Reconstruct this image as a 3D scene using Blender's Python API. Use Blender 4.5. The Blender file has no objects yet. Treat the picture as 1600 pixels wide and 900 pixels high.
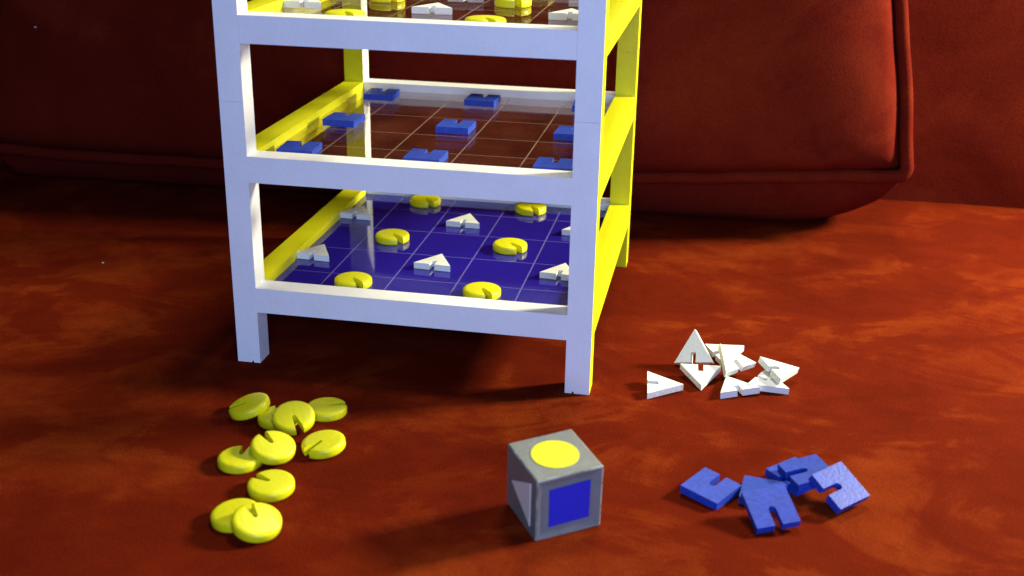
import bpy, bmesh, math, random
from mathutils import Vector, Matrix, Euler, noise
random.seed(7)
S = bpy.context.scene
COL = S.collection

# ------------------------------------------------------------------ camera
cam = bpy.data.cameras.new("camera")
cam.sensor_width = 36.0
cam.lens = 1849.95 * 36.0 / 1600.0
cam.clip_start, cam.clip_end = 0.01, 50
cam_o = bpy.data.objects.new("camera", cam)
COL.objects.link(cam_o)
r, u, f = (Vector((0.98255033, 0.18527542, 0.01636646)), Vector((-0.08196095, 0.35229958, 0.93229148)),
           Vector((-0.1669648, 0.91736472, -0.36133742)))
M = Matrix((r, u, -f)).transposed().to_4x4()
M.translation = Vector((0.26096606, -0.57209229, 0.28339478))
cam_o.matrix_world = M
cam.dof.use_dof = True
cam.dof.focus_distance = 0.68
cam.dof.aperture_fstop = 11
S.camera = cam_o

# ------------------------------------------------------------------ room light
world = bpy.data.worlds.new("World"); S.world = world; world.use_nodes = True
bg = world.node_tree.nodes["Background"]
bg.inputs[0].default_value = (0.75, 0.72, 0.95, 1); bg.inputs[1].default_value = 0.05
S.view_settings.view_transform = 'Standard'; S.view_settings.look = 'None'
S.view_settings.exposure = 0.0; S.view_settings.gamma = 1.0
S.cycles.max_bounces = 10; S.cycles.transparent_max_bounces = 16

def area(name, loc, target, size, power, color, size_y=None):
    l = bpy.data.lights.new(name, 'AREA'); l.energy = power; l.color = color; l.size = size
    if size_y: l.shape = 'RECTANGLE'; l.size_y = size_y
    o = bpy.data.objects.new(name, l); COL.objects.link(o)
    o.location = loc
    o.rotation_euler = (Vector(target) - Vector(loc)).to_track_quat('-Z', 'Y').to_euler()
    return o
# a warm table lamp beyond the right end of the couch, a soft warm ceiling light, cool window light from the front
area("table_lamp_light", (1.10, 0.43, 0.50), (0.15, 0.05, 0.0), 0.16, 34.0, (1.0, 0.95, 0.66))
area("ceiling_light", (0.25, 0.62, 1.35), (0.18, 0.10, 0.0), 0.32, 15.5, (1.0, 0.96, 0.74))
area("window_light", (0.42, -0.88, 0.36), (0.10, 0.0, 0.07), 0.50, 8.6, (0.385, 0.53, 1.0), 0.38)

# ------------------------------------------------------------------ materials
def mat(name, base, rough=0.5, spec=0.5, coat=0.0, bump=None, mott=None, sheen=None):
    m = bpy.data.materials.new(name); m.use_nodes = True
    nt = m.node_tree; b = nt.nodes["Principled BSDF"]
    b.inputs["Base Color"].default_value = (*base, 1); b.inputs["Roughness"].default_value = rough
    b.inputs["Specular IOR Level"].default_value = spec; b.inputs["Coat Weight"].default_value = coat
    tc = nt.nodes.new("ShaderNodeTexCoord")
    if mott:
        sc, amt = mott
        n = nt.nodes.new("ShaderNodeTexNoise"); n.inputs["Scale"].default_value = sc; n.inputs["Detail"].default_value = 4
        nt.links.new(tc.outputs["Object"], n.inputs["Vector"])
        mr = nt.nodes.new("ShaderNodeMapRange"); mr.inputs[1].default_value = .3; mr.inputs[2].default_value = .7
        mr.inputs[3].default_value = 1 - amt; mr.inputs[4].default_value = 1 + amt
        nt.links.new(n.outputs[0], mr.inputs[0])
        mx = nt.nodes.new("ShaderNodeMix"); mx.data_type = 'RGBA'; mx.blend_type = 'MULTIPLY'; mx.inputs[0].default_value = 1
        mx.inputs[6].default_value = (*base, 1); nt.links.new(mr.outputs[0], mx.inputs[7])
        nt.links.new(mx.outputs[2], b.inputs["Base Color"])
    if bump:
        sc, dist = bump
        n2 = nt.nodes.new("ShaderNodeTexNoise"); n2.inputs["Scale"].default_value = sc; n2.inputs["Detail"].default_value = 3
        nt.links.new(tc.outputs["Object"], n2.inputs["Vector"])
        bp = nt.nodes.new("ShaderNodeBump"); bp.inputs["Strength"].default_value = .6; bp.inputs["Distance"].default_value = dist
        nt.links.new(n2.outputs[0], bp.inputs["Height"]); nt.links.new(bp.outputs[0], b.inputs["Normal"])
    return m

WHITE = mat("white_printed_plastic", (.82, .82, .80), .45, .4, bump=(420, .0003), mott=(60, .03))
YELLOW = mat("yellow_printed_plastic", (.74, .71, .006), .42, .35, bump=(420, .0003), mott=(50, .03))
YELLOW_PIECE = mat("yellow_piece_plastic", (.68, .65, .006), .38, .4, bump=(350, .0003), mott=(90, .04))
WHITE_PIECE = mat("white_piece_plastic", (.74, .75, .69), .45, .35, bump=(350, .0003), mott=(90, .03))
BLUE_PIECE = mat("blue_piece_plastic", (.010, .042, .36), .5, .35, bump=(700, .0002), mott=(420, .22))
BLUE_EDGE = mat("blue_piece_scuffed_rim", (.05, .12, .48), .55, .4, bump=(300, .0004), mott=(180, .45))
GREY_EDGE = mat("grey_die_scuffed_rim", (.205, .215, .205), .5, .4, mott=(160, .5))
BLUE_BOARD = mat("blue_board_plastic", (.014, .009, .24), .06, .5, bump=(60, .00004))
GREY = mat("grey_die_plastic", (.165, .175, .165), .42, .5, bump=(350, .0003), mott=(120, .08))
DIE_BLUE = mat("blue_inlay_plastic", (.012, .024, .46), .4, .5, bump=(300, .0002))
LINT = mat("white_lint", (.75, .72, .68), .9, .1)

def suede(name, dark, light, hi, scale=1.0, stretch=(3.2, 9.0, 9.0)):
    """brushed suede: nap strokes lying in different directions, blotches and a fine pile"""
    m = bpy.data.materials.new(name); m.use_nodes = True
    nt = m.node_tree; N = nt.nodes; L = nt.links; b = N["Principled BSDF"]
    tc = N.new("ShaderNodeTexCoord")
    def nz(vec, sc, det, rough=.55, dist=0.0):
        n = N.new("ShaderNodeTexNoise"); n.inputs["Scale"].default_value = sc; n.inputs["Detail"].default_value = det
        n.inputs["Roughness"].default_value = rough; n.inputs["Distortion"].default_value = dist
        L.new(vec, n.inputs["Vector"]); return n.outputs[0]
    mp = N.new("ShaderNodeMapping"); mp.inputs["Scale"].default_value = stretch; mp.inputs["Rotation"].default_value = (0, 0, .12)
    L.new(tc.outputs["Object"], mp.inputs["Vector"])
    strokes = nz(mp.outputs[0], 2.6 * scale, 4, .6, 1.3)
    mp2 = N.new("ShaderNodeMapping"); mp2.inputs["Scale"].default_value = (1, 1.05, 1.0); mp2.inputs["Location"].default_value = (3.1, 1.7, .4)
    L.new(tc.outputs["Object"], mp2.inputs["Vector"])
    blot = nz(mp2.outputs[0], 18 * scale, 7, .68, .6)
    pile = nz(tc.outputs["Object"], 900, 2)
    def rng(v, a, c, lo, hi_, smooth=True):
        q = N.new("ShaderNodeMapRange"); q.interpolation_type = 'SMOOTHSTEP' if smooth else 'LINEAR'
        q.inputs[1].default_value = a; q.inputs[2].default_value = c; q.inputs[3].default_value = lo; q.inputs[4].default_value = hi_
        L.new(v, q.inputs[0]); return q.outputs[0]
    def mad(a, k, c):
        q = N.new("ShaderNodeMath"); q.operation = 'MULTIPLY_ADD'; L.new(a, q.inputs[0]); q.inputs[1].default_value = k
        if isinstance(c, (int, float)): q.inputs[2].default_value = c
        else: L.new(c, q.inputs[2])
        return q.outputs[0]
    mp3 = N.new("ShaderNodeMapping"); mp3.inputs["Scale"].default_value = (1.0, 1.35, 1.2); mp3.inputs["Rotation"].default_value = (0, 0, -.35)
    mp3.inputs["Location"].default_value = (.7, 5.3, 0)
    L.new(tc.outputs["Object"], mp3.inputs["Vector"])
    st1 = rng(strokes, .42, .60, 0, 1)                                    # brushed one way or the other, fairly crisp border
    st2 = rng(nz(mp3.outputs[0], 8 * scale, 7, .62, .9), .465, .545, 0, 1)
    mixv = mad(st1, .15, mad(st2, .19, mad(blot, .90, -.135)))
    class _O: outputs = [mixv]
    half = _O
    cr = N.new("ShaderNodeValToRGB"); e = cr.color_ramp.elements
    e[0].position = .16; e[0].color = (*dark, 1); e[1].position = .84; e[1].color = (*hi, 1)
    k = e.new(.50); k.color = (*light, 1)
    L.new(half.outputs[0], cr.inputs[0])
    mr = N.new("ShaderNodeMapRange"); mr.inputs[1].default_value = .3; mr.inputs[2].default_value = .7; mr.inputs[3].default_value = .82; mr.inputs[4].default_value = 1.18
    L.new(pile, mr.inputs[0])
    mx = N.new("ShaderNodeMix"); mx.data_type = 'RGBA'; mx.blend_type = 'MULTIPLY'; mx.inputs[0].default_value = 1
    L.new(cr.outputs[0], mx.inputs[6]); L.new(mr.outputs[0], mx.inputs[7])
    L.new(mx.outputs[2], b.inputs["Base Color"])
    b.inputs["Roughness"].default_value = 1.0; b.inputs["Specular IOR Level"].default_value = .02
    b.inputs["Sheen Weight"].default_value = 0; b.inputs["Sheen Roughness"].default_value = .5
    b.inputs["Sheen Tint"].default_value = (1, .35, .2, 1)
    bp = N.new("ShaderNodeBump"); bp.inputs["Strength"].default_value = .35; bp.inputs["Distance"].default_value = .0006
    ad2 = N.new("ShaderNodeMath"); ad2.operation = 'MULTIPLY_ADD'; L.new(blot, ad2.inputs[0]); ad2.inputs[1].default_value = 2.0; L.new(pile, ad2.inputs[2])
    L.new(ad2.outputs[0], bp.inputs["Height"]); L.new(bp.outputs[0], b.inputs["Normal"])
    return m
SEAT = suede("rust_suede", (.078, .0056, .0013), (.112, .0092, .0017), (.195, .027, .0038), 1.0, (3.0, 3.6, 5))
CUSH = suede("dark_red_suede", (.092, .0070, .0036), (.122, .0105, .005), (.170, .020, .007), .7, (2.2, 2, 2.6))
BACK = suede("backrest_suede", (.13, .0120, .005), (.19, .020, .007), (.25, .031, .009), .8, (3, 3, 5))

def clear(name, tint, haze):
    m = bpy.data.materials.new(name); m.use_nodes = True; nt = m.node_tree; N = nt.nodes; L = nt.links
    N.remove(N["Principled BSDF"]); out = N["Material Output"]
    tr = N.new("ShaderNodeBsdfTransparent"); tr.inputs[0].default_value = (*tint, 1)
    gl = N.new("ShaderNodeBsdfGlossy"); gl.inputs["Roughness"].default_value = .03
    df = N.new("ShaderNodeBsdfDiffuse"); df.inputs[0].default_value = (.80, .25, .14, 1)
    lwt = N.new("ShaderNodeLayerWeight"); lwt.inputs[0].default_value = .5      # Schlick reflectance, the same on both faces of the sheet
    p5 = N.new("ShaderNodeMath"); p5.operation = 'POWER'; L.new(lwt.outputs["Facing"], p5.inputs[0]); p5.inputs[1].default_value = 5
    fr = N.new("ShaderNodeMath"); fr.operation = 'MULTIPLY_ADD'; L.new(p5.outputs[0], fr.inputs[0]); fr.inputs[1].default_value = .96; fr.inputs[2].default_value = .04
    tc = N.new("ShaderNodeTexCoord"); ns = N.new("ShaderNodeTexNoise"); ns.inputs["Scale"].default_value = 35; ns.inputs["Detail"].default_value = 6
    L.new(tc.outputs["Object"], ns.inputs["Vector"])
    mr = N.new("ShaderNodeMapRange"); mr.inputs[1].default_value = .35; mr.inputs[2].default_value = .75; mr.inputs[3].default_value = haze * .4; mr.inputs[4].default_value = haze * 1.8
    L.new(ns.outputs[0], mr.inputs[0])
    m1 = N.new("ShaderNodeMixShader"); L.new(mr.outputs[0], m1.inputs[0]); L.new(tr.outputs[0], m1.inputs[1]); L.new(df.outputs[0], m1.inputs[2])
    m2 = N.new("ShaderNodeMixShader"); L.new(fr.outputs[0], m2.inputs[0]); L.new(m1.outputs[0], m2.inputs[1]); L.new(gl.outputs[0], m2.inputs[2])
    L.new(m2.outputs[0], out.inputs[0]); return m
CLEAR = clear("clear_acrylic", (.98, .97, .96), .035)
def scored(name, col, a):
    m = bpy.data.materials.new(name); m.use_nodes = True; nt = m.node_tree; N = nt.nodes; L = nt.links
    N.remove(N["Principled BSDF"]); out = N["Material Output"]
    tr = N.new("ShaderNodeBsdfTransparent"); df = N.new("ShaderNodeBsdfDiffuse"); df.inputs[0].default_value = (*col, 1)
    mx = N.new("ShaderNodeMixShader"); mx.inputs[0].default_value = a
    L.new(tr.outputs[0], mx.inputs[1]); L.new(df.outputs[0], mx.inputs[2]); L.new(mx.outputs[0], out.inputs[0]); return m
LINE_CLEAR = scored("scored_line_clear", (.58, .42, .34), .22)
LINE_BLUE = scored("scored_line_blue", (.50, .45, .95), .20)

# ------------------------------------------------------------------ helpers
def link(name, me, m, parent=None):
    o = bpy.data.objects.new(name, me); COL.objects.link(o)
    if m: me.materials.append(m)
    if parent: o.parent = parent
    return o
def from_bm(name, bm, m, parent=None, smooth=False, recalc=True):
    if recalc: bmesh.ops.recalc_face_normals(bm, faces=bm.faces)
    me = bpy.data.meshes.new(name); bm.to_mesh(me); bm.free()
    if smooth:
        for p in me.polygons: p.use_smooth = True
    return link(name, me, m, parent)
def tag(o, label, cat, group=None):
    o["label"] = label; o["category"] = cat
    if group: o["group"] = group
    return o
def thing(name, label, cat, loc=(0, 0, 0), group=None):
    o = bpy.data.objects.new(name, None); COL.objects.link(o); o.location = loc; o.empty_display_size = .02
    return tag(o, label, cat, group)
def bevel(bm, w, seg=2, pred=None, ang=0.5):
    es = [e for e in bm.edges if len(e.link_faces) == 2 and e.calc_face_angle(0) > ang and (pred is None or pred(e))]
    return bmesh.ops.bevel(bm, geom=es, offset=w, segments=seg, affect='EDGES', profile=.5, clamp_overlap=True)['faces']
def box(bm, a, b):
    x0, y0, z0 = a; x1, y1, z1 = b
    v = [bm.verts.new(p) for p in [(x0, y0, z0), (x1, y0, z0), (x1, y1, z0), (x0, y1, z0), (x0, y0, z1), (x1, y0, z1), (x1, y1, z1), (x0, y1, z1)]]
    for q in ((0, 3, 2, 1), (4, 5, 6, 7), (0, 1, 5, 4), (1, 2, 6, 5), (2, 3, 7, 6), (3, 0, 4, 7)): bm.faces.new([v[i] for i in q])
def prism(bm, poly, z0, z1):
    lo = [bm.verts.new((x, y, z0)) for x, y in poly]; hi = [bm.verts.new((x, y, z1)) for x, y in poly]
    n = len(poly)
    bm.faces.new(lo[::-1]); bm.faces.new(hi)
    for i in range(n): bm.faces.new((lo[i], lo[(i + 1) % n], hi[(i + 1) % n], hi[i]))

# ------------------------------------------------------------------ couch
def seat_z(x, y):
    far = max(0.0, math.hypot(x - .12, y - .0) - .30)
    a = min(1, far / .25)
    z = .0022 * a * noise.noise(Vector((x * 5, y * 7, 1.3)))
    z += .0006 * noise.noise(Vector((x * 16, y * 22, 4.0))) * a
    return z
couch = thing("couch", "rust red suede couch the game tower and loose pieces stand on", "couch", (0, 0, 0))
bm = bmesh.new()
X0, X1, Y0, Y1 = -.80, 1.0, -.40, .47
nx, ny = 120, 70
gr = [[bm.verts.new((X0 + (X1 - X0) * i / nx, Y0 + (Y1 - Y0) * j / ny, 0)) for i in range(nx + 1)] for j in range(ny + 1)]
for row in gr:
    for v in row:
        d = min(v.co.x - X0, X1 - v.co.x, v.co.y - Y0)
        v.co.z = seat_z(v.co.x, v.co.y)
        if d < .04: v.co.z -= .04 - math.sqrt(max(0, .04 ** 2 - (.04 - d) ** 2))
for j in range(ny):
    for i in range(nx): bm.faces.new((gr[j][i], gr[j][i + 1], gr[j + 1][i + 1], gr[j + 1][i]))
per = gr[0] + [gr[j][nx] for j in range(1, ny + 1)] + gr[ny][nx - 1::-1] + [gr[j][0] for j in range(ny - 1, 0, -1)]
low = [bm.verts.new((v.co.x, v.co.y, -.16)) for v in per]
for i in range(len(per)):
    k = (i + 1) % len(per); bm.faces.new((per[k], per[i], low[i], low[k]))
bm.faces.new(low[::-1])
from_bm("seat_cushion", bm, SEAT, couch, True)
# backrest: padded upright panel behind the seat
bm = bmesh.new()
nx, nz_ = 90, 40
def back_pt(i, j):
    x = X0 + (X1 - X0) * i / nx; z = -.10 + .66 * j / nz_
    y = .421 + max(0, z) * .12 - .010 * math.sin(min(1, max(0, z) / .45) * math.pi) + .004 * noise.noise(Vector((x * 4, 7, z * 5)))
    if z > .50: y += (z - .50) * .9
    return (x, y, z)
g = [[bm.verts.new(back_pt(i, j)) for i in range(nx + 1)] for j in range(nz_ + 1)]
for j in range(nz_):
    for i in range(nx): bm.faces.new((g[j][i], g[j][i + 1], g[j + 1][i + 1], g[j + 1][i]))
per = g[0] + [g[j][nx] for j in range(1, nz_ + 1)] + g[nz_][nx - 1::-1] + [g[j][0] for j in range(nz_ - 1, 0, -1)]
bk = [bm.verts.new((v.co.x, .70, v.co.z)) for v in per]
for i in range(len(per)):
    k = (i + 1) % len(per); bm.faces.new((per[k], per[i], bk[i], bk[k]))
bm.faces.new(bk[::-1])
from_bm("backrest", bm, BACK, couch, True)

# ------------------------------------------------------------------ big back cushion with piping
BL, BR = Vector((-.345, .281, .0345)), Vector((.393, .306, .0525))
UX = (BR - BL); WID = UX.length; UX.normalize()
LEAN = math.radians(7)
FW = Vector((UX.y, -UX.x, 0)).normalized()          # towards the viewer
UP = (Vector((0, 0, 1)) * math.cos(LEAN) - FW * math.sin(LEAN)); UP = (UP - UX * UP.dot(UX)).normalized()
NF = UX.cross(UP); NF = NF if NF.dot(FW) > 0 else -NF
HGT = .43
def wob(s, k): return .0035 * noise.noise(Vector((s * 6, k * 9.1, .5))) + .0015 * noise.noise(Vector((s * 21, k * 3.1, .9)))
def plane_pt(a, b):
    """a, b in metres across and up the front face; edges sag and wave a little"""
    p = BL + UX * a + UP * b
    t = max(0, 1 - b / .12)
    p = p + UP * (-.010 * math.sin(math.pi * min(1, max(0, a / WID))) * t + wob(a, 1) * t)
    tr_ = max(0, 1 - (WID - a) / .12)
    p = p + UX * ((wob(b, 2) + .006 * math.sin(b * 9.0 + .3)) * tr_)
    tw = max(0, 1 - (WID - a) / .40); tw = tw * tw * (3 - 2 * tw)
    p = p - UX * (.17 * min(b, .22) * tw)
    tl = max(0, 1 - a / .30); tl = tl * tl * (3 - 2 * tl)
    p = p + UX * (.25 * min(b, .20) * tl)
    return p
def face_off(a, b):
    e = [a, WID - a, b, HGT - b]
    def q(t): t = min(1, max(0, t)); return math.sqrt(max(0, 1 - (1 - t) ** 2))
    roll = q(e[0] / .06) * q(e[1] / .08) * q(e[2] / .04) * q(e[3] / .06)
    belly = (max(0, math.sin(math.pi * a / WID)) ** .7) * (max(0, math.sin(math.pi * min(1, (b + .02) / (HGT + .04)))) ** .6)
    lump = .004 * noise.noise(Vector((a * 6, b * 7, 2.2))) + .002 * noise.noise(Vector((a * 14, b * 11, 5.2)))
    q0 = lambda t: q((t - .003) / .012)
    lip = q0(e[0]) * q0(e[1]) * q0(e[2]) * q0(e[3])
    ed = min(e); pk = math.exp(-((ed - .022) / .016) ** 2)
    lump += .0016 * pk * noise.noise(Vector((a * 34, b * 34, 8.8)))
    return -.016 + .016 * lip + .024 * roll + .027 * belly + lump * roll
cushion = thing("back_cushion", "large dark red back cushion with piped edges leaning against the couch back", "cushion",
                tuple((BL + BR) / 2 + Vector((0, .06, -.04))))
inv = Matrix.Translation(-cushion.location)
def dens(n, L):   # denser toward the edges
    return [L * (.5 - .5 * math.cos(math.pi * i / n)) for i in range(n + 1)]
A, B = dens(110, WID), dens(70, HGT)
bm = bmesh.new()
g = [[bm.verts.new(plane_pt(a, b) + NF * face_off(a, b)) for a in A] for b in B]
for j in range(len(B) - 1):
    for i in range(len(A) - 1): bm.faces.new((g[j][i], g[j][i + 1], g[j + 1][i + 1], g[j + 1][i]))
bm.transform(inv); from_bm("front_panel", bm, CUSH, cushion, True)
# boxing: the strip between front and back panels, swelling down onto the seat
na, nb = len(A) - 1, len(B) - 1
loop = [(a, 0) for a in A] + [(WID, b) for b in B[1:]] + [(a, HGT) for a in A[-2::-1]] + [(0, b) for b in B[-2:0:-1]]
cx_, cy_ = WID / 2, HGT / 2
DEP = .085
bm = bmesh.new(); rings = []
SS = [0, .04, .09, .15, .22, .32, .45, .6, .75, .88, 1]
for s in SS:
    ring = []
    for (a, b) in loop:
        p = plane_pt(a, b)
        q = 1 - (1 - min(1, s / .45)) ** 2
        sw = q if s <= .6 else q * math.sqrt(max(0, 1 - ((s - .6) / .4) ** 2 * .6))
        if b == 0:      # bottom
            k = min(1, max(0, min(a / .02, .25 + .75 * math.sqrt(max(0, WID - a) / .11)))); k = k * k * (3 - 2 * k)
            p = p + Vector((0, 0, -1)) * (p.z - .001) * sw * k
        elif b == HGT: p = p + UP * .02 * sw
        elif a == 0 or a == WID:
            p = p + UX * (.006 * sw * (1 if a == WID else -1) - (.02 * s if a == WID else -.02 * s))
        p = p - NF * (DEP * s + .002)
        p.z = max(p.z, .0012)
        p.y = min(p.y, .4185)
        ring.append(bm.verts.new(p))
    rings.append(ring)
n = len(loop)
for k in range(len(rings) - 1):
    for i in range(n):
        j = (i + 1) % n; bm.faces.new((rings[k][i], rings[k + 1][i], rings[k + 1][j], rings[k][j]))
cen = bm.verts.new(sum((v.co for v in rings[-1]), Vector()) / n)
for i in range(n): bm.faces.new((rings[-1][(i + 1) % n], rings[-1][i], cen))
bm.transform(inv); from_bm("boxing", bm, CUSH, cushion, True)
# piping: a round cord sewn round the seam
def tube(bm, path, rad, seg=10, closed=True):
    rings = []; n = len(path)
    for i, p in enumerate(path):
        t = (path[(i + 1) % n] - path[i - 1]).normalized() if closed else (path[min(n - 1, i + 1)] - path[max(0, i - 1)]).normalized()
        x = t.cross(NF).normalized(); y = x.cross(t)
        rings.append([bm.verts.new(p + (x * math.cos(2 * math.pi * k / seg) + y * math.sin(2 * math.pi * k / seg)) * rad) for k in range(seg)])
    m = n if closed else n - 1
    for i in range(m):
        a_, b_ = rings[i], rings[(i + 1) % n]
        for k in range(seg): bm.faces.new((a_[k], b_[k], b_[(k + 1) % seg], a_[(k + 1) % seg]))
path = []
rc = .007
def arc(cx, cy, a0): return [(cx + rc * math.cos(math.radians(a0 + t)), cy + rc * math.sin(math.radians(a0 + t))) for t in range(0, 91, 15)]
def seg_(p, q, n): return [(p[0] + (q[0] - p[0]) * i / n, p[1] + (q[1] - p[1]) * i / n) for i in range(1, n)]
prm = arc(WID - rc, rc, -90) + seg_((WID, rc), (WID, HGT - rc), 60) + arc(WID - rc, HGT - rc, 0) + seg_((WID - rc, HGT), (rc, HGT), 90) \
    + arc(rc, HGT - rc, 90) + seg_((0, HGT - rc), (0, rc), 60) + arc(rc, rc, 180) + seg_((rc, 0), (WID - rc, 0), 120)
bm = bmesh.new(); tube(bm, [plane_pt(a, b) + NF * .003 for a, b in prm], .0050)
bm.transform(inv); from_bm("piping", bm, CUSH, cushion, True)

# ------------------------------------------------------------------ game tower
W, D, LW = .2, .2179, .0133
ZT = [.0452, .1199, .1936, .2676]          # top of each rail
RH = .0143
ZTOP = ZT[-1]
BO = .0050                                   # board lies this far below the rail top
tower = thing("game_tower", "open four legged game tower with white and yellow frames and three boards", "board game", (W / 2, D / 2, 0))
TI = Matrix.Translation((-W / 2, -D / 2, 0))
def frame(name, mat_, width, place, label):
    """one side of the tower, mitred at its corner posts; built in x along the side, y inward, z up"""
    root = None
    rails = []
    for z in ZT:
        bm = bmesh.new(); box(bm, (LW, 0, z - RH), (width - LW, LW, z))
        bevel(bm, .00035, 2, lambda e: abs((e.verts[0].co - e.verts[1].co).x) > .05)
        rails.append(bm)
    first = None
    legs = []
    SEAM = .1488
    for side, upper in ((0, False), (1, False), (0, True), (1, True)):
        bm = bmesh.new()
        nx0 = LW * .62
        prof = [(0, 0), (nx0, 0), (nx0 + .0003, .0011), (nx0 + .0009, .0012), (nx0 + .0013, 0), (LW, 0), (LW, SEAM), (0, SEAM)]
        if upper: prof = [(0, SEAM + .00012), (LW - .00008, SEAM + .00012), (LW - .00008, ZTOP), (0, ZTOP)]
        fr = [bm.verts.new((x, 0, z)) for x, z in prof]
        rr = [fr[i] if prof[i][0] == 0 else bm.verts.new((prof[i][0], prof[i][0], prof[i][1])) for i in range(len(prof))]
        bm.faces.new(fr); bm.faces.new(rr[::-1])
        for i in range(len(prof)):
            j = (i + 1) % len(prof)
            vs = [fr[j], fr[i], rr[i], rr[j]]; u_ = []
            for v in vs:
                if v not in u_: u_.append(v)
            if len(u_) >= 3: bm.faces.new(u_)
        if side:
            for v in bm.verts: v.co.x = width - v.co.x
        legs.append((bm, "upper_leg" if upper else "leg"))
    fo = bpy.data.objects.new(name, None); COL.objects.link(fo); fo.parent = tower; fo.empty_display_size = .01
    fo["label"] = label
    for bm, nm in legs:
        bm.transform(TI @ place); from_bm(nm, bm, mat_, fo)
    for bm in rails:
        bm.transform(TI @ place); from_bm("rail", bm, mat_, fo)
I4 = Matrix.Identity(4)
frame("white_frame", WHITE, W, I4, "white frame facing the viewer")
frame("white_frame", WHITE, W, Matrix.Translation((W, D, 0)) @ Matrix.Rotation(math.pi, 4, 'Z'), "white frame at the back")
frame("yellow_frame", YELLOW, D, Matrix.Translation((W, 0, 0)) @ Matrix.Rotation(math.pi / 2, 4, 'Z'), "yellow frame whose outer face is seen")
frame("yellow_frame", YELLOW, D, Matrix.Translation((0, D, 0)) @ Matrix.Rotation(-math.pi / 2, 4, 'Z'), "yellow frame whose inner face is seen")
GX = [.0415, .0790, .1165, .1540]
GYS = [(.0450, .0880, .1310, .1740), (.0505, .0890, .1335, .1820), (.0450, .0880, .1310, .1740)]
for k in range(3):
    zt = ZT[k] - BO
    bm = bmesh.new(); e = .0004
    box(bm, (LW - .0001 + e, LW + e, zt - .0025), (W - LW - e, D - LW - e, zt)); bevel(bm, .0003, 1)
    bm.transform(TI)
    b = from_bm("board", bm, BLUE_BOARD if k == 0 else CLEAR, tower)
    b["label"] = ["glossy opaque blue lowest board", "clear board of the middle tier", "clear board of the upper tier"][k]
    bm = bmesh.new(); lw = .00042; zl = zt + .00012
    def strip(x0, y0, x1, y1):
        bm.faces.new([bm.verts.new(p) for p in ((x0, y0, zl), (x1, y0, zl), (x1, y1, zl), (x0, y1, zl))])
    for x in GX: strip(x - lw, LW + .001, x + lw, D - LW - .001)
    ys = [y for y in GYS[k]]
    for y in ys:
        xs = [LW + .001] + GX + [W - LW - .001]
        for q in range(5): strip(xs[q] + lw * 1.02, y - lw * .8, xs[q + 1] - lw * 1.02, y + lw * .8)
    bm.transform(TI)
    from_bm("grid_lines", bm, LINE_BLUE if k == 0 else LINE_CLEAR, b)

# ------------------------------------------------------------------ playing pieces
def disc_bm(rad=.0107, nw=.0040, nd=.0102):
    """round counter, domed toward its rim, with a tapering slot cut in from -y"""
    bm = bmesh.new(); rings = []; n = 44
    for ins, z in ((.0005, 0), (.0001, .0004), (0, .0012), (0, .0030), (.0002, .0037), (.0007, .0042), (.0014, .00445), (.0024, .0046)):
        R = rad - ins; a0 = math.asin(nw / 2 / R); pts = []
        for i in range(n + 1):
            a = -math.pi / 2 + a0 + (2 * math.pi - 2 * a0) * i / n
            pts.append((R * math.cos(a), R * math.sin(a)))
        ye = -rad + nd; we = nw * .26
        pts += [(-we, ye - .0012), (-we * .6, ye - .0003), (0, ye), (we * .6, ye - .0003), (we, ye - .0012)]
        rings.append([bm.verts.new((x, y, z)) for x, y in pts])
    k = len(rings[0])
    for a, b in zip(rings, rings[1:]):
        for i in range(k): bm.faces.new((a[i], a[(i + 1) % k], b[(i + 1) % k], b[i]))
    bm.faces.new(rings[0][::-1]); bm.faces.new(rings[-1])
    return bm
def tri_bm(s=.0225, t=.0037, nw=.0030, nd=.0060):
    h = s * .866; y0 = -h / 3
    pts = [(-s / 2, y0), (-nw / 2, y0), (-nw / 2, y0 + nd), (nw / 2, y0 + nd), (nw / 2, y0), (s / 2, y0), (0, 2 * h / 3)]
    bm = bmesh.new(); prism(bm, pts, 0, t); bevel(bm, .00045, 2); return bm
def sq_bm(s=.0199, t=.0039, nw=.0035, nd=.0100):
    q = s / 2; y0 = -q; yi = y0 + nd
    pts = [(-q, y0), (-nw / 2, y0), (-nw / 2, yi - nw / 2)] + [(nw / 2 * math.cos(a), yi - nw / 2 + nw / 2 * math.sin(a)) for a in (math.pi * .75, math.pi / 2, math.pi / 4)] \
        + [(nw / 2, yi - nw / 2), (nw / 2, y0), (q, y0), (q, q), (-q, q)]
    bm = bmesh.new(); prism(bm, pts, 0, t)
    for f_ in bevel(bm, .00055, 2): f_.material_index = 1
    return bm
def mesh_of(name, bm, m, smooth_ang=None):
    bmesh.ops.recalc_face_normals(bm, faces=bm.faces)
    me = bpy.data.meshes.new(name); bm.to_mesh(me); bm.free(); me.materials.append(m)
    return me
DISC = mesh_of("disc_counter", disc_bm(), YELLOW_PIECE)
TRI = mesh_of("triangle_counter", tri_bm(), WHITE_PIECE)
SQR = mesh_of("square_counter", sq_bm(), BLUE_PIECE); SQR.materials.append(BLUE_EDGE)
for me in (DISC,):
    for p in me.polygons: p.use_smooth = True
    me.set_sharp_from_angle(angle=math.radians(40))
def piece(me, loc, rot, label, cat, group):
    o = bpy.data.objects.new(me.name, me); COL.objects.link(o)
    o.location = loc; o.rotation_euler = rot
    return tag(o, label, cat, group)
def lowest(me, rot):
    R = Euler(rot).to_matrix(); return min((R @ v.co).z for v in me.vertices)

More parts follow.
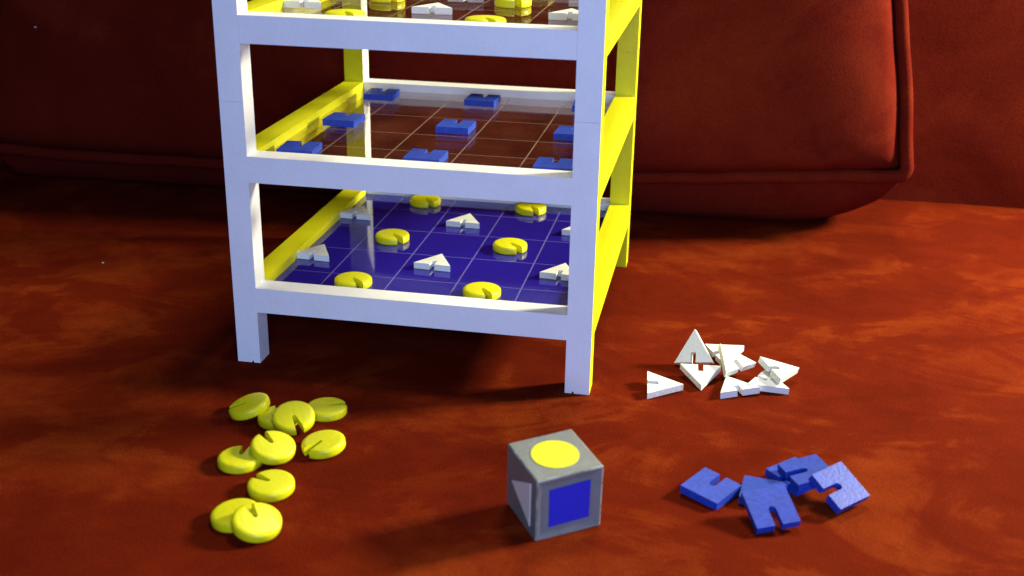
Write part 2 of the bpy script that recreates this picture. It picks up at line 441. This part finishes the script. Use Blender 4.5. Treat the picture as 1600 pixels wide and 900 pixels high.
COLX = [.0230, .0600, .0978, .1350, .1730]
names5 = ["column beside the left post", "second column from left", "middle column", "second column from right", "column beside the right post"]
rows1 = [.0300, .0700, .1100, .1520, .1900]
rown = ["front row", "second row", "middle row", "fourth row", "back row"]
zz = lambda k: ZT[k] - BO + .00016
board_n = ["on the blue board", "on the middle clear board", "on the upper clear board"]
for k in (0, 2):
    for r_ in range(5):
        cols = (1, 3) if r_ % 2 == 0 else (0, 2, 4)
        for c in cols:
            jx, jy, jr = random.uniform(-.0008, .0008), random.uniform(-.0006, .0006), random.uniform(-.08, .08)
            if r_ % 2 == 0:
                piece(DISC, (COLX[c] + jx, rows1[r_] + jy, zz(k)), (0, 0, .62 + jr * 2),
                      "yellow disc %s, %s, %s" % (board_n[k], rown[r_], names5[c]), "game piece", "yellow discs on the boards of the tower")
            else:
                piece(TRI, (COLX[c] + jx + (.001 if c == 0 else 0), rows1[r_] + jy, zz(k)), (0, 0, jr),
                      "white triangle %s, %s, %s" % (board_n[k], rown[r_], names5[c]), "game piece", "white triangles on the boards of the tower")
rows2 = [.0315, .1050, .1812]
spot2 = {(0, 0): .0306, (1, 0): .0322, (2, 0): .0332, (0, 2): .1025, (1, 2): .1021, (2, 2): .1018, (0, 4): .1730, (1, 4): .1725, (2, 4): .1722}
for r_, y in enumerate(rows2):
    for c in (0, 2, 4):
        jx, jr = random.uniform(-.0006, .0006), random.uniform(-.05, .05)
        piece(SQR, (spot2[r_, c] + jx * .3, y + random.uniform(-.0006, .0006), zz(1)), (0, 0, math.pi + jr),
              "blue slotted square %s, %s, %s" % (board_n[1], ["front row", "middle row", "back row"][r_], names5[c]), "game piece", "blue squares on the middle board of the tower")

# loose yellow discs: x, y, z (None: rests on the couch), tilt toward view axes, slot bearing
GD = "loose yellow discs on the couch"
def disc(x, y, z, tx, ty, yaw, label):
    R = (Matrix.Rotation(math.radians(ty), 4, 'Y') @ Matrix.Rotation(math.radians(tx), 4, 'X') @ Matrix.Rotation(math.radians(yaw), 4, 'Z')).to_euler()
    if z is None: z = -lowest(DISC, R) - .0002
    piece(DISC, (x, y, z), R, label, "game piece", GD)
# yaw 0 puts the slot toward -y (the viewer); positive turns it counterclockwise (to the right)
disc(.0322, -.0600, None, 5, -15, 285, "yellow disc farthest left at the back of its heap, tilted with slot facing left")
disc(.0490, -.0640, None, 0, 0, 200, "yellow disc mostly hidden under another disc at the back of the heap")
disc(.0590, -.0690, .0038, 18, 4, 38, "yellow disc lying on a hidden disc, its slot facing the grey die")
disc(.0695, -.0500, None, 0, 0, 122, "yellow disc nearest the white tower leg, slot facing back right")
disc(.0812, -.0875, None, 4, -5, 328, "lone yellow disc at the right of its heap, slot facing lower left")
disc(.0468, -.1085, None, 0, 0, 186, "yellow disc with a square slot at its back, partly under a neighbour")
disc(.0598, -.1000, .0035, 9, 11, 234, "yellow disc resting over the rim of a left neighbour, slot at upper left")
disc(.0704, -.1290, None, 4, 0, 250, "single yellow disc between the middle pair and the front pair")
disc(.0648, -.1560, None, 3, -4, 60, "yellow disc of the front pair lying underneath, its slot hidden by its partner")
disc(.0768, -.1625, .0030, 9, 11, 225, "frontmost yellow disc, tipped over the rim of the disc behind it")

GT = "loose white triangles on the couch"
tris = [
    ((0.2365, 0.0137, 0.0013, -0.0077, 0.1220, -1.4813), "white triangle lying alone nearest the tower, slot facing left"),
    ((0.2542, 0.0514, 0.0077, 0.9560, -0.2286, -0.2537), "white triangle standing propped up with its face to the viewer"),
    ((0.2581, 0.0312, 0.0024, -0.1811, 0.0120, -3.0749), "white triangle flat in front of the propped one, point toward the viewer"),
    ((0.2703, 0.0637, 0.0019, 0.1225, 0.0980, -1.0423), "white triangle at the back of the heap, half covered by another"),
    ((0.2748, 0.0421, 0.0070, 0.4187, -0.0337, 0.7700), "white triangle tilted on top of the one behind, slot toward the viewer"),
    ((0.2774, 0.0208, 0.0006, -0.0400, -0.0600, 0.4064), "white triangle frontmost in the heap, slot in its front edge"),
    ((0.2940, 0.0297, 0.0013, -0.1023, 0.0184, -2.0159), "white triangle flat under the rightmost one, long plain edge in front"),
    ((0.2999, 0.0374, 0.0061, -0.1630, 0.1738, -1.0333), "rightmost white triangle lying on top, slot facing left"),
]
for (x, y, z, a, b, c), lab in tris: piece(TRI, (x, y, z), (a, b, c), lab, "game piece", GT)
GB = "loose blue squares on the couch"
sqs = [
    ((0.2673, -0.0893, 0.0010, -0.0600, -0.0700, 2.5909), "blue square lying alone at the left, slot facing back right"),
    ((0.2935, -0.1067, 0.0047, 0.3897, -0.0979, 0.3792), "frontmost blue square, propped up with its slot toward the viewer"),
    ((0.2912, -0.0868, 0.0001, 0.0, 0.0, -0.1200), "blue square half hidden under the frontmost one"),
    ((0.3061, -0.0694, 0.0009, 0.0100, 0.0700, -0.7716), "blue square at the bottom back of the pile, left corner showing"),
    ((0.3110, -0.0738, 0.0058, 0.1200, 0.0000, -1.1032), "blue square in the middle of the pile, lying across the back one"),
    ((0.3236, -0.0850, 0.0068, 0.0300, 0.4800, -0.7484), "rightmost blue square, tilted up with its slot facing left"),
]
for (x, y, z, a, b, c), lab in sqs: piece(SQR, (x, y, z), (a, b, c), lab, "game piece", GB)

# ------------------------------------------------------------------ die
DE = .0314; hd = DE / 2
die = thing("die", "large grey die with yellow circle on top, blue square and white triangle on its sides", "die", (.1992, -.1224, 0))
die.rotation_euler = (.082, -.034, .6004)
s5 = DE * .315
bm = bmesh.new(); box(bm, (-hd, -hd, 0), (hd, hd, DE))
bm.normal_update()
ff = [f_ for f_ in bm.faces if f_.calc_center_median().y < -hd * .9]
bmesh.ops.inset_region(bm, faces=ff, thickness=hd - s5 - .00055)
for v in ff[0].verts: v.co.y += .0009

for f_ in bevel(bm, .0008, 3): f_.material_index = 1
from_bm("body", bm, GREY, die).data.materials.append(GREY_EDGE)
die.location.z = -min((Euler(die.rotation_euler).to_matrix() @ Vector((sx * hd, sy * hd, 0))).z for sx in (-1, 1) for sy in (-1, 1)) - .0010
pr = .00025
def face_plate(name, poly, mat_, M):
    bm = bmesh.new(); prism(bm, poly, -.0003, pr); bevel(bm, .0001, 1); bm.transform(M); return from_bm(name, bm, mat_, die)
rd = DE * .335
circ = [(rd * math.cos(2 * math.pi * i / 48), rd * math.sin(2 * math.pi * i / 48)) for i in range(48)]
DIE_W = WHITE_PIECE
def M_face(axis):
    c = Vector((0, 0, hd))
    if axis == 'top': return Matrix.Translation((0, 0, DE))
    if axis == 'bottom': return Matrix.Rotation(math.pi, 4, 'X')
    ang = {'front': 0, 'right': math.pi / 2, 'back': math.pi, 'left': -math.pi / 2}[axis]
    return Matrix.Translation((0, 0, hd)) @ Matrix.Rotation(ang, 4, 'Z') @ Matrix.Translation((0, -hd, 0)) @ Matrix.Rotation(math.pi / 2, 4, 'X')
s5 -= .0003
sqp = [(-s5, -s5), (s5, -s5), (s5 + .0002, s5), (-s5, s5 - .0002)]
th = DE * .325
trp = [(-th * .97, 0), (th * .95, -th * 1.09), (th * .95, th * 1.09)]
face_plate("circle_inlay", circ, YELLOW_PIECE, M_face('top'))
face_plate("square_inlay", sqp, DIE_BLUE, M_face('front') @ Matrix.Translation((.00015, .0001, -.00055)) @ Matrix.Rotation(.012, 4, 'Z'))
face_plate("triangle_inlay", trp, DIE_W, M_face('left'))

# ------------------------------------------------------------------ lint specks on the fabric
def lint(p, sz, label):
    bm = bmesh.new(); bmesh.ops.create_icosphere(bm, subdivisions=1, radius=sz)
    for v in bm.verts: v.co *= random.uniform(.6, 1.3); v.co.z *= .5
    o = from_bm("lint_speck", bm, LINT); o.location = p
    return tag(o, label, "lint", "lint specks on the suede")
def on_face(a, b): return plane_pt(a, b) + NF * (face_off(a, b) + .0003)
lint(on_face(.058, .097), .0012, "white lint speck on the dark cushion near its left edge")
lint((-.1536, .1302, seat_z(-.1536, .1302) + .0003), .0007, "pale lint speck on the seat left of the tower")
lint((.4695, .4255, .0480), .0009, "pale lint speck on the couch back right of the cushion")
